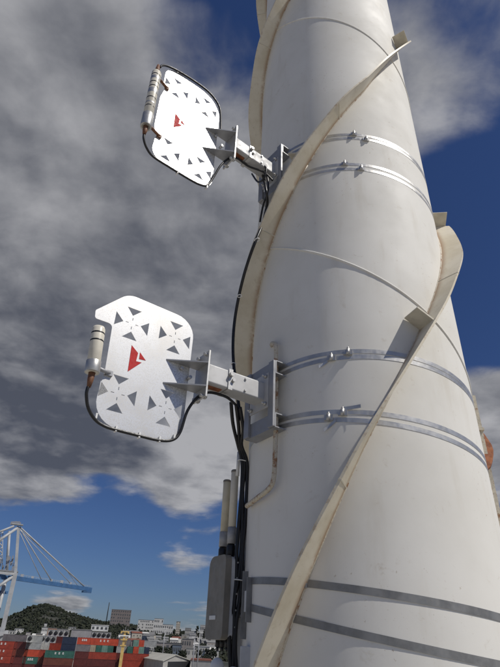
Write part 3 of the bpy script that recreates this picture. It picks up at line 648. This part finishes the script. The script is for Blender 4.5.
building('apartment_block', 'long white many windowed block on the ridge right of the grey brown one', 'building', 136, 159, 620, 1300, W1, 22, 4, 12)
building('apartment_block', 'bright white end block joined to the right of the long ridge block', 'building', 152, 161, 618.5, 1250, (.66, .65, .62), 18, 3, 5)
building('villa', 'low white villa on the slope just right of the ridge blocks', 'house', 161, 171.5, 624.5, 1150, W1, 14, 2, 5)
building('tower_block', 'slim pale tower block standing on the skyline between the villas and pines', 'building', 174.5, 178.6, 621.5, 1200, W4, 12, 7, 3)
hs = [(184, 190, 628, 1050, 'small pale house just under the skyline right of the tower block', W2), (190, 197, 631, 900, 'bright white house below the skyline pine', W1), (199, 206.5, 625, 900, 'white flat roofed house against the radio box edge on the skyline', W1),
      (181, 186, 635, 800, 'cream cottage halfway down the slope under the pale tower block', W4), (188.5, 195, 633, 780, 'white cube house alone in the dark trees', (.68, .67, .65)), (182, 193.5, 639, 600, 'grey stepped house in the middle of the slope', W3),
      (160, 167.5, 640.5, 620, 'small bright roofed kiosk behind the white shed', W1), (155.5, 181, 643, 520, 'long low grey warehouse behind the white gabled shed', W3), (198, 210, 646.5, 480, 'white stepped building at the foot of the lawn', W1),
      (173, 182, 645, 440, 'bluish grey low block right behind the shed ridge', (.2, .24, .3)), (187, 197, 648.5, 400, 'pale grey depot between the shed and the stepped building', W2), (147, 156, 645.5, 420, 'stepped white office left of the gabled shed', (.66, .65, .62))]
for px0, px1, yt, D, lab, col in hs: building('house', lab, 'house', px0, px1, yt, D, tuple(q*.85 for q in col), 12, 2 if D < 700 else 3, 5, roofm='whiteroof' if col[0] > .5 else 'greyroof')
hs2 = [(-3, 4, 627, 900, 'white block at the far left edge behind the crane leg', W1), (4.5, 14, 630.5, 700, 'low white house just right of the crane leg', W2), (14, 22, 628.5, 760, 'grey and white house below the wooded hill at the left', W1), (26, 30, 632.5, 600, 'tiny pale house among trees left of the white turret', W2),
       (40.5, 46, 627.5, 700, 'bright white house with a blocky upper storey under the hill', (.7, .69, .66)), (42, 44.5, 623.5, 720, 'narrow white turret above the bright white house', (.7, .69, .66)), (47, 55, 628, 720, 'terracotta fronted house right of the white turret', (.42, .24, .17)), (56, 66, 629, 800, 'grey low terrace under the hill slope', W3), (67, 74, 627, 850, 'pale house row in the middle of the hill foot', W2), (75, 82, 629.5, 760, 'long low whitish house left of the big white hall', W1), (36, 42, 634, 500, 'cream shed directly behind the grey containers', W4), (119, 124, 634, 560, 'grey house behind the yellow mast head', W3)]
for px0, px1, yt, D, lab, col in hs2: building('house', lab, 'house', px0, px1, yt, D, col, 12, 2, 4, roofm='greyroof')
building('long_hall', 'long flat white hall above the row of reefer ends', 'building', 89.8, 106.3, 625.2, 520, (.70, .70, .68), 16, 1, 4, ybot=631, roofm='whiteroof')
building('low_hall', 'long low grey roofed hall left of the reefer row', 'building', 71, 90, 629.8, 430, (.30, .29, .30), 16, 1, 8, roofm='greyroof')
lawn = on_land(206, 560); x = MB(); c = [on_land(199, 470), on_land(214, 470), on_land(214, 640), on_land(201, 640)]
for q in c: q.z = land_z(math.atan2(q.x, q.y), math.hypot(q.x, q.y))+2.2
x.add(c, [(0, 1, 2, 3)]); x.build('lawn', 'grass', kind='structure')
# the gabled white shed: its long side runs away to the left, its doorway end looks this way
sh_ = thing('warehouse', 'big pale gabled warehouse with a wide dark doorway in its end wall', 'warehouse', az(172, 250, 0))
fa, fl_, fr_ = az(177, 250), az(165.5, 242), az(192, 262); ba_ = az(147, 300)
run = ba_-fa; zr_, ze_ = at(177, 655.3, 250).z, at(165.5, 661.3, 242).z
so_ = sh_.location; rise = zr_-ze_
def wq(p, z): return Vector((p.x, p.y, z))-so_
b_ = MB(); b_.add([wq(fl_, 0), wq(fr_, 0), wq(fr_, ze_), wq(fa, zr_), wq(fl_, ze_), wq(fl_+run, 0), wq(fr_+run, 0), wq(fr_+run, ze_), wq(fa+run, zr_), wq(fl_+run, ze_)],
    [(0, 1, 2, 3, 4), (5, 9, 8, 7, 6), (0, 4, 9, 5), (1, 6, 7, 2), (4, 3, 8, 9), (3, 2, 7, 8)]); b_.build('wall', wallm((.36, .35, .33)), sh_)
for sd_ in (fl_, fr_):
    u_ = (sd_-fa); e0, e1 = fa-run.normalized()*.6, fa+run*1.01; o_ = u_*1.06; zd = zr_-rise*1.06
    r_ = MB(); r_.add([wq(e0, zr_+.08), wq(e0+o_, zd+.08), wq(e1+o_, zd+.08), wq(e1, zr_+.08), wq(e0, zr_+.34), wq(e0+o_, zd+.34), wq(e1+o_, zd+.34), wq(e1, zr_+.34)], [(0, 1, 2, 3), (4, 5, 6, 7), (0, 1, 5, 4), (1, 2, 6, 5), (2, 3, 7, 6), (3, 0, 4, 7)]); r_.build('roof', 'shedroof', sh_)
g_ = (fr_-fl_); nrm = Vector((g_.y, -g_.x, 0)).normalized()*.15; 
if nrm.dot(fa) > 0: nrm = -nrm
b_ = MB(); p0, p1 = fl_+g_*.16+nrm, fl_+g_*.97+nrm; b_.add([wq(p0, 0), wq(p1, 0), wq(p1, ze_*.98), wq(p0, ze_*.98), wq(p0-nrm*.5, 0), wq(p1-nrm*.5, 0), wq(p1-nrm*.5, ze_*.98), wq(p0-nrm*.5, ze_*.98)], [(0, 1, 2, 3), (4, 5, 6, 7), (0, 1, 5, 4), (1, 2, 6, 5), (2, 3, 7, 6), (3, 0, 4, 7)]); b_.build('doorway', 'dark', sh_)  # near-black slab on the wall, painting the shade inside the open doorway
random.seed(21)
for k in range(42):
    px_ = random.uniform(120, 214) if k < 32 else random.uniform(-5, 95); D_2 = random.uniform(520, 1000) if k < 32 else random.uniform(480, 600); p = on_land(px_, D_2); col_ = random.choice((W1, W2, W4, W3, W1))
    rf_ = random.choice(('greyroof', 'greyroof', 'greyroof', 'redroof', 'whiteroof')); cn_ = {W1: 'white', W2: 'pale grey', W4: 'cream', W3: 'dull grey'}[col_]
    hi_ = 'low on' if D_2 < 620 else 'halfway up' if D_2 < 800 else 'high on'; by_ = [(30, 'the hill behind the left red stack'), (60, 'the hill foot behind the grey containers'), (119, 'the hill foot behind the navy pair'), (132, 'the slope behind the yellow mast'), (150, 'the slope under the long white block'), (165, 'the slope behind the shed roof'), (180, 'the slope under the pale tower block'), (197, 'the slope under the skyline pine'), (999, 'the slope beside the radio box')]
    by_ = next(b for a, b in by_ if px_ < a)
    t = thing('house', f"{cn_} house, {dict(greyroof='grey', redroof='red', whiteroof='white')[rf_]} roof, {hi_} {by_}", 'house', p, random.uniform(-.6, .6), 'houses dotted over the far slope')
    w_, h2, d_ = random.uniform(8, 15), random.uniform(6, 9), 9; b_ = MB(); b_.box((0, 0, h2/2-.5), (w_, d_, h2+1)); b_.build('wall', wallm(tuple(q*.8 for q in col_)), t)
    r_ = MB(); r_.prism([(-d_/2-.4, h2), (d_/2+.4, h2), (0, h2+2.2)], lambda u, v, q: Vector((q, u, v)), -w_/2-.4, w_/2+.4); r_.build('roof', rf_, t)
    for jx in (-.28, .05, .33): q = MB(); q.box((w_*jx, -d_/2-.03, h2*.6), (1.3, .1, 1.5)); q.build('window', 'glass', t)
building('canopy_shed', 'low shed with a rust red roof at the foot of the lawn', 'shed', 193, 212, 660.5, 255, (.3, .3, .3), 16, 1, 5, ybot=690, roofm='redroof')

# containers
CC = {'red': (.28, .036, .018), 'bright': (.45, .06, .026), 'maroon': (.10, .018, .016), 'rust': (.13, .035, .022), 'grey': (.17, .155, .16), 'teal': (.03, .115, .09), 'paleteal': (.14, .25, .21), 'navy': (.014, .024, .055), 'beige': (.34, .29, .21), 'white': (.50, .50, .48), 'silver': (.30, .31, .31)}
for k, c in CC.items(): MAT['c_'+k] = basic('container_'+k, c, .55, 0, .16, .6, tuple(q*.7 for q in c))
DC = 270; y_dir = math.atan2(az(70, DC).x, az(70, DC).y); BASE = az(70, DC, 0)
ex = Vector((math.cos(y_dir), -math.sin(y_dir), 0)); ey = Vector((math.sin(y_dir), math.cos(y_dir), 0))
def cont_mesh(L_, H_=2.55, W_=2.44):
    b_ = MB(); n_ = int(L_/.55); pts = []
    for i in range(n_):                     # trapezoid corrugation of the two long sides
        x0 = -L_/2+.12+(L_-.24)*i/n_; s_ = (L_-.24)/n_; pts += [(x0, .0), (x0+s_*.3, .0), (x0+s_*.45, .05), (x0+s_*.85, .05)]
    pts.append((L_/2-.12, 0)); full = [(x, y) for x, y in pts]+[(x, W_-y) for x, y in reversed(pts)]
    b_.prism(full, lambda u, v, t: Vector((u, v, t)), .1, H_-.08); return b_
def frame_mesh(L_, H_=2.59, W_=2.44):
    b_ = MB()
    for x in (-L_/2+.07, L_/2-.07):
        for y in (.05, W_-.05): b_.box((x, y-.02 if y < 1 else y+.02, H_/2), (.14, .12, H_))
    for z in (.06, H_-.05):
        for y in (.03, W_-.03): b_.box((0, y-.02 if y < 1 else y+.02, z), (L_-.28, .10, .11))
    return b_
def door_mesh(H_=2.55, W_=2.44):
    b_ = MB(); b_.box((0, .03, H_/2), (W_-.3, .05, H_-.25))
    for x in (-.75, -.3, .3, .75): b_.tube([(x, -.03, .15), (x, -.03, H_-.15)], .035, 6)
    return b_
CM = {}
colw = {'red': 'red', 'bright': 'bright red', 'maroon': 'dark maroon', 'rust': 'rusty red', 'grey': 'mauve grey', 'teal': 'teal green', 'paleteal': 'pale teal', 'navy': 'navy blue', 'beige': 'beige', 'white': 'white', 'silver': 'silver grey'}
def container(px, lvl, L_, col, label, dy=0.0, marks=0, kind='side'):
    t0 = (px-70)/589*DC; a_ = BASE+ex*t0+ey*dy; z = (lvl-1)*2.6+.05
    f_ = 1+dy/DC; a_ = BASE+ex*t0*f_+ey*dy
    t = thing('shipping_container', label, 'container', (a_.x, a_.y, z), -y_dir, 'stacked shipping containers')
    key = (L_, col)
    if kind == 'side':
        if key not in CM:
            o1 = cont_mesh(L_).build('body', 'c_'+col, t); o2 = frame_mesh(L_).build('frame', 'c_'+col, t); CM[key] = (o1.data, o2.data)
        else:
            for nm, me in zip(('body', 'frame'), CM[key]): o = bpy.data.objects.new(nm, me); COL.objects.link(o); o.parent = t
        if marks:
            for k in range(marks):
                q = MB(); w_ = .9; x0 = -L_*.5+L_*.34+k*L_*.13
                q.box((x0, -.07, 1.65+.02*k), (w_*.22, .04, .8)); q.box((x0+w_*.3, -.07, 1.9), (w_*.45, .04, .18)); q.box((x0+w_*.3, -.07, 1.45), (w_*.45, .04, .18)); q.build('lettering', 'white' if marks > 0 else 'white', t)
    else:                                   # seen from its end
        e = 6.06; b_ = MB(); b_.box((0, e/2+.12, 1.3), (2.3, e, 2.45)); b_.build('body', 'c_'+col, t)
        b_ = MB()
        for x in (-1.15, 1.15): b_.box((x, .06, 1.3), (.14, .16, 2.59))
        for z_ in (.06, 2.54): b_.box((0, .06, z_), (2.16, .14, .11))
        b_.build('frame', 'c_'+col, t)
        if kind == 'reefer':
            b_ = MB(); b_.lathe([(.88, 0), (.88, .10), (.80, .14), (.001, .14)], 20, (0, -.05, 1.35), Matrix.Rotation(R(90), 3, 'X')); b_.build('fan_grille', 'dark', t)
        else: door_mesh().build('door', 'c_'+col, t)
    return t
ordw = {1: 'bottom', 2: 'second', 3: 'third', 4: 'fourth', 5: 'fifth', 6: 'sixth'}
def stack(px, L_, cols, where, dy=0.0, marks=(), kind='side', lv0=1):
    for i, c in enumerate(cols):            # given from the ground up
        if c is None: continue
        lvl = lv0+i; container(px, lvl, L_, c, f'{colw[c]} container, {ordw[lvl]} up in {where}', dy, 3 if lvl in marks else 0, kind)
stack(11, 12.1, ['maroon', 'red', 'red', 'red'], 'the red stack behind the crane leg', 0, (2, 3, 4))
stack(-17, 12.1, ['maroon', 'maroon', 'red', 'maroon'], 'the stack at the left picture edge')
stack(23, 12.1, [None, None, None, 'maroon', 'grey'], 'the row behind the left red stack', 8)
stack(28.5, 6.06, ['maroon', 'maroon', 'rust', 'maroon'], 'the dark stack right of the left red one')
stack(38.8, 6.06, ['maroon', 'teal', 'bright', 'silver', 'silver'], 'the stack with the grey pair on top', 0, (2,))
stack(52, 6.06, ['maroon', 'rust', 'red'], 'the short stack left of the teal box')
stack(44, 2.4, ['maroon', 'maroon', 'white'], 'the narrow gap beside the grey pair', 10, kind='door', lv0=2)
stack(59.5, 6.06, [None, None, None, 'red'], 'the row under the white reefer ends', 6)
stack(63.7, 12.1, ['maroon', 'rust', 'teal'], 'the stack below the navy pair', -3, (3,))
stack(70.2, 6.06, [None, None, None, 'navy', 'navy'], 'the navy pair')
stack(57, 12.1, ['maroon', 'maroon', 'maroon', 'rust'], 'the row behind the teal box', 14)
stack(84, 6.06, ['maroon', 'maroon', 'maroon', 'grey', 'bright'], 'the stack right of the navy pair', 0, (5,))
stack(103.2, 12.1, ['maroon', 'maroon', 'red', None, 'bright'], 'the stack left of the yellow mast', 0, (5,))
stack(93, 2.4, ['beige'], 'the fourth row beside the grey box', 0, kind='door', lv0=4)
stack(98.8, 2.4, ['teal'], 'teal ends before the mast, left', 0, kind='door', lv0=4); stack(104.3, 2.4, ['paleteal'], 'teal ends before the mast, middle', 0, kind='door', lv0=4); stack(109.8, 2.4, ['teal'], 'teal ends before the mast, right', 0, kind='door', lv0=4)
stack(103, 12.1, ['rust'], 'the row behind the teal ends', 6, lv0=4)
stack(122, 6.06, ['maroon', 'maroon', 'maroon', 'silver', 'grey'], 'the stack straight behind the yellow mast', 2)
stack(134.5, 12.1, ['maroon', 'red', 'red'], 'the long stack right of the yellow mast')
for px, c, w_ in ((128.6, 'teal', 'just right of the mast'), (134.4, 'bright', 'between the two teal ends'), (139.6, 'paleteal', 'right of the red end'), (144.8, 'navy', 'at the right end')): stack(px, 2.4, [c], f'the row of ends {w_}', 0, kind='door', lv0=4)
for px, c, w_ in ((133.6, 'paleteal', 'over the red end'), (138.9, 'bright', 'beside the pale teal end'), ): stack(px, 2.4, [c], f'the topmost ends {w_}', 0, kind='door', lv0=5)
stack(147.5, 6.06, ['silver'], 'the row behind the topmost ends', 9, lv0=5)
for k, px in enumerate((51.6, 56.4, 61.2, 66)): stack(px, 2.4, ['white'], f'upper left reefer row, {["leftmost", "second", "third", "rightmost"][k]} fan', 30, kind='reefer', lv0=6)
stack(34.2, 2.4, ['white'], 'the lone fan end above the grey pair', -3, kind='reefer', lv0=5)
for k, px in enumerate((45.6, 50.4, 55.2)): stack(px, 2.4, ['white'], f'lower left reefer row, {["left", "middle", "right"][k]} fan', 12, kind='reefer', lv0=5)
for px in (45.6, 50.4, 55.2): stack(px, 2.4, ['white', 'white'], f'the {["left","middle","right"][int((px-45)/4.7)]} support under the lower left reefers', 12, kind='door', lv0=3)
for k, px in enumerate((92.3, 96.8, 101.3, 105.8)): stack(px, 2.4, ['white'], f'right reefer row, {["leftmost", "second", "third", "rightmost"][k]} fan', 26, kind='reefer', lv0=6)
for px, c in ((60, 'maroon'), (99, 'rust')): stack(px, 12.1, ['maroon', c, 'maroon', c, 'maroon'], f'the far row under the {"left" if px < 80 else "right"} reefers', 24 if px > 80 else 28)

# yellow mast (a small deck crane post among the containers)
MAT['yellow'] = basic('mast_yellow', (.66, .46, .16), .5, 0, .12, .5)
D = 262; p = az(124, D); zt_ = top_z(124, 630, D); ym = thing('yellow_mast', 'yellow ship mast with crossbars and floodlights rising over the red containers', 'mast', (p.x, p.y, 0), -math.atan2(p.x, p.y))
def pz(py): return top_z(124, py, D)
q = MB(); q.box((0, 0, pz(646)/2), (1.3, 1.3, pz(646))); q.build('post', 'yellow', ym)
q = MB(); q.box((0, 0, (pz(646)+pz(632))/2), (1.0, 1.0, pz(632)-pz(646))); q.build('upper_post', 'yellow', ym)
for i, (py, w_, m_) in enumerate(((635.5, 5.2, 'white'), (631.5, 3.6, 'yellow'), (645.5, 2.6, 'yellow'), (639.5, 2.8, 'yellow'))):
    q = MB(); q.box((0, -.1, pz(py)), (w_, 1.5, .45)); cb_ = q.build('crossbar', m_, ym)
    if i < 2:
        for s_ in (-1, 1):
            q = MB(); q.box((s_*w_*.42, -.7, pz(py)-.45), (.7, .6, .5)); q.build('floodlight', 'yellow' if i else 'white', cb_)
for xx, h2 in ((0, 3.2), (-.9, 1.8), (1.1, 2.2)):
    q = MB(); q.tube([(xx, 0, pz(632)), (xx, 0, pz(632)+h2*.6)], .09, 6); q.build('aerial', 'galv', ym)
for s_ in (-1, 1): q = MB(); q.tube([(s_*.7, -.6, pz(668)), (s_*2.6, -1, pz(676))], .2, 6); q.build('brace', 'yellow', ym)
q = MB(); q.tube([(1.5, -.3, pz(636)), (1.0, -.3, pz(640)), (.8, -.3, pz(644))], .22, 6); q.build('horn', 'yellow', ym)
# thin dark mast on the ridge
p = on_land(103.5, 1200); q = MB(); H = top_z(105, 602, 1200)-p.z; tm = thing('radio_mast', 'thin dark lattice mast on the ridge left of the grey brown building', 'mast', p)
for a_, b2 in (((-1, -1), (-.3, -.3)), ((1, -1), (.3, -.3)), ((0, 1), (0, .3))):
    q = MB(); q.tube([(a_[0], a_[1], -1), (b2[0], b2[1], H)], .42, 5); q.build('leg', 'dark', tm)
# light poles by the warehouse
for px, yt, D, lab in ((164, 628, 300, 'tall thin grey light pole behind the warehouse ridge'), (194.5, 637, 230, 'thick pale light pole right of the warehouse gable'), (199, 632, 240, 'slim pole second to the right of the warehouse gable'), (147, 641, 300, 'short light pole beside the stepped office')):
    p = az(px, D); H = top_z(px, yt, D); t = thing('light_pole', lab, 'light pole', p); q = MB(); q.tube([(0, 0, 0), (0, 0, H)], [.28, .14], 8); q.build('pole', 'galv', t)
    q = MB(); q.box((0, 0, H), (2.4, .5, .25)); q.build('lamp_head', 'white', t)

# ship to shore crane at the left edge
MAT['crane_white'] = basic('crane_white', (.40, .41, .42), .5, 0, .1, .3); MAT['crane_blue'] = basic('crane_blue', (.045, .12, .26), .5, 0, .12, .3)
DQ = 330; ca = math.atan2(az(12, DQ).x, az(12, DQ).y); cr = thing('gantry_crane', 'ship to shore gantry crane with white legs, stays and a long blue boom', 'crane', az(12, DQ), -ca)
cinv = cr.matrix_basis.inverted() if False else (Matrix.Translation(cr.location) @ Matrix.Rotation(-ca, 4, 'Z')).inverted()
def cp(px, py, D=DQ): return cinv @ at(px, py, D)
def beam(nm, a_, b2, r, mat='crane_white', box=None):
    q = MB()
    if box:
        d = (b2-a_); M = d.to_track_quat('X', 'Z').to_matrix(); q.box((a_+b2)/2, (d.length, box[0], box[1]), M)
    else: q.tube([a_, b2], r, 8)
    return q.build(nm, mat, cr)
for dq, ddx in ((0, 0), (22, -9)):
    ap = cp(18.5+ddx, 528+(3 if dq else 0), DQ+dq); kn = cp(15.5+ddx, 573+(2 if dq else 0), DQ+dq); ft_ = cp(8.5+ddx, 618, DQ+dq); fb_ = ft_.copy(); fb_.z = -cr.location.z; fb_.x = ft_.x-1.0
    if dq: beam('leg', ap, kn, .8); beam('leg', kn, fb_, 1.1)
    else: beam('leg', ap, kn, .0, box=(1.5, 1.5)); beam('leg', kn, fb_, 0, box=(2.2, 2.2))
top = cp(18.5, 527); kn = cp(15.5, 574)
beam('back_stay', top, cp(-12, 548, DQ-5), .75); beam('back_stay', cp(14, 526, DQ+10), cp(-14, 537, DQ+10), .6)
beam('portal_beam', kn, cp(-20, 571, DQ-6), 0, box=(1.6, 1.2)); beam('brace', cp(15, 575), cp(-16, 596, DQ-4), .8)
beam('portal_beam', cp(7.5, 632), cp(-22, 640, DQ-6), 0, box=(2, 1.6))
ba, bb_ = cp(12, 577.5, DQ+6), cp(91, 589.5, DQ+52)
beam('boom', ba, bb_, 0, 'crane_blue', (1.6, 2.2)); beam('boom', cp(-25, 573, DQ-14), cp(13, 578.5, DQ+6), 0, 'crane_blue', (1.6, 2.2))
beam('boom', cp(-18, 590, DQ+12), cp(7, 592.5, DQ+26), 0, 'crane_blue', (1.4, 1.4))
tip = cp(86.5, 591.8, DQ+48); q = MB(); q.box(tip, (6, 2.5, .9)); q.build('boom_tip', 'crane_blue', cr)
bat = lambda f, dz=1.1: ba+(bb_-ba)*f+Vector((0, 0, dz))
for f, r, y0 in ((.90, .42, 527), (.46, .30, 529), (.33, .2, 533), (.72, .2, 530)):
    beam('fore_stay', cp(20, y0, DQ), bat(f), r)
q = MB(); q.tube([cp(20, 529, DQ), bat(.60, 9), bat(.80)], .14, 6); q.build('stay_rope', 'crane_white', cr)
# walkway rail posts and machinery on the boom
for k in range(34):
    f = .04+k*.028; a_ = bat(f); q = MB(); q.box(a_+Vector((0, 0, .55)), (.12, .12, 1.1)); q.build('rail_post', 'crane_white', cr)
q = MB(); q.tube([bat(.03, 2.1), bat(.99, 2.1)], .07, 6); q.build('handrail', 'crane_white', cr)
for f, s_ in ((.10, 1.0), (.22, .8), (.45, .8), (.58, 1.2), (.70, .8)):
    q = MB(); q.box(bat(f, 1.7), (1.6*s_, 1, 1.5*s_)); q.build('sheave_box', 'crane_white', cr)
random.seed(5)
q = MB(); q.box(cp(17.5, 524.5), (6, 3.2, .5)); q.build('top_platform', 'crane_white', cr)
for k in range(7):
    p = cp(11+k*1.5, 524.2); q = MB(); q.box(p+Vector((0, 0, .6)), (.7, .7, random.uniform(.8, 2.2))); q.build('sheave', 'galv', cr)
for k in range(16):                          # stair tower and machinery deck behind the leg
    px = random.uniform(-2, 14); py = random.uniform(558, 570); p = cp(px, py, DQ+14); q = MB(); q.box(p, (random.uniform(.4, 1.0), .6, random.uniform(1.5, 5.5))); q.build('machinery', 'galv', cr)
q = MB(); q.box(cp(6, 571, DQ+14), (13, 6, .6)); q.build('machinery_deck', 'galv', cr)
for k in range(9):
    y0 = 532+k*3.6; s_ = 1 if k % 2 else -1; beam('stair', cp(1-s_*1.6, y0, DQ+12), cp(1+s_*1.6, y0+3.6, DQ+12), .28)
for sx_ in (-1.7, 1.9): beam('stair_post', cp(1+sx_, 530, DQ+12), cp(1+sx_-.8, 571, DQ+12), .22)
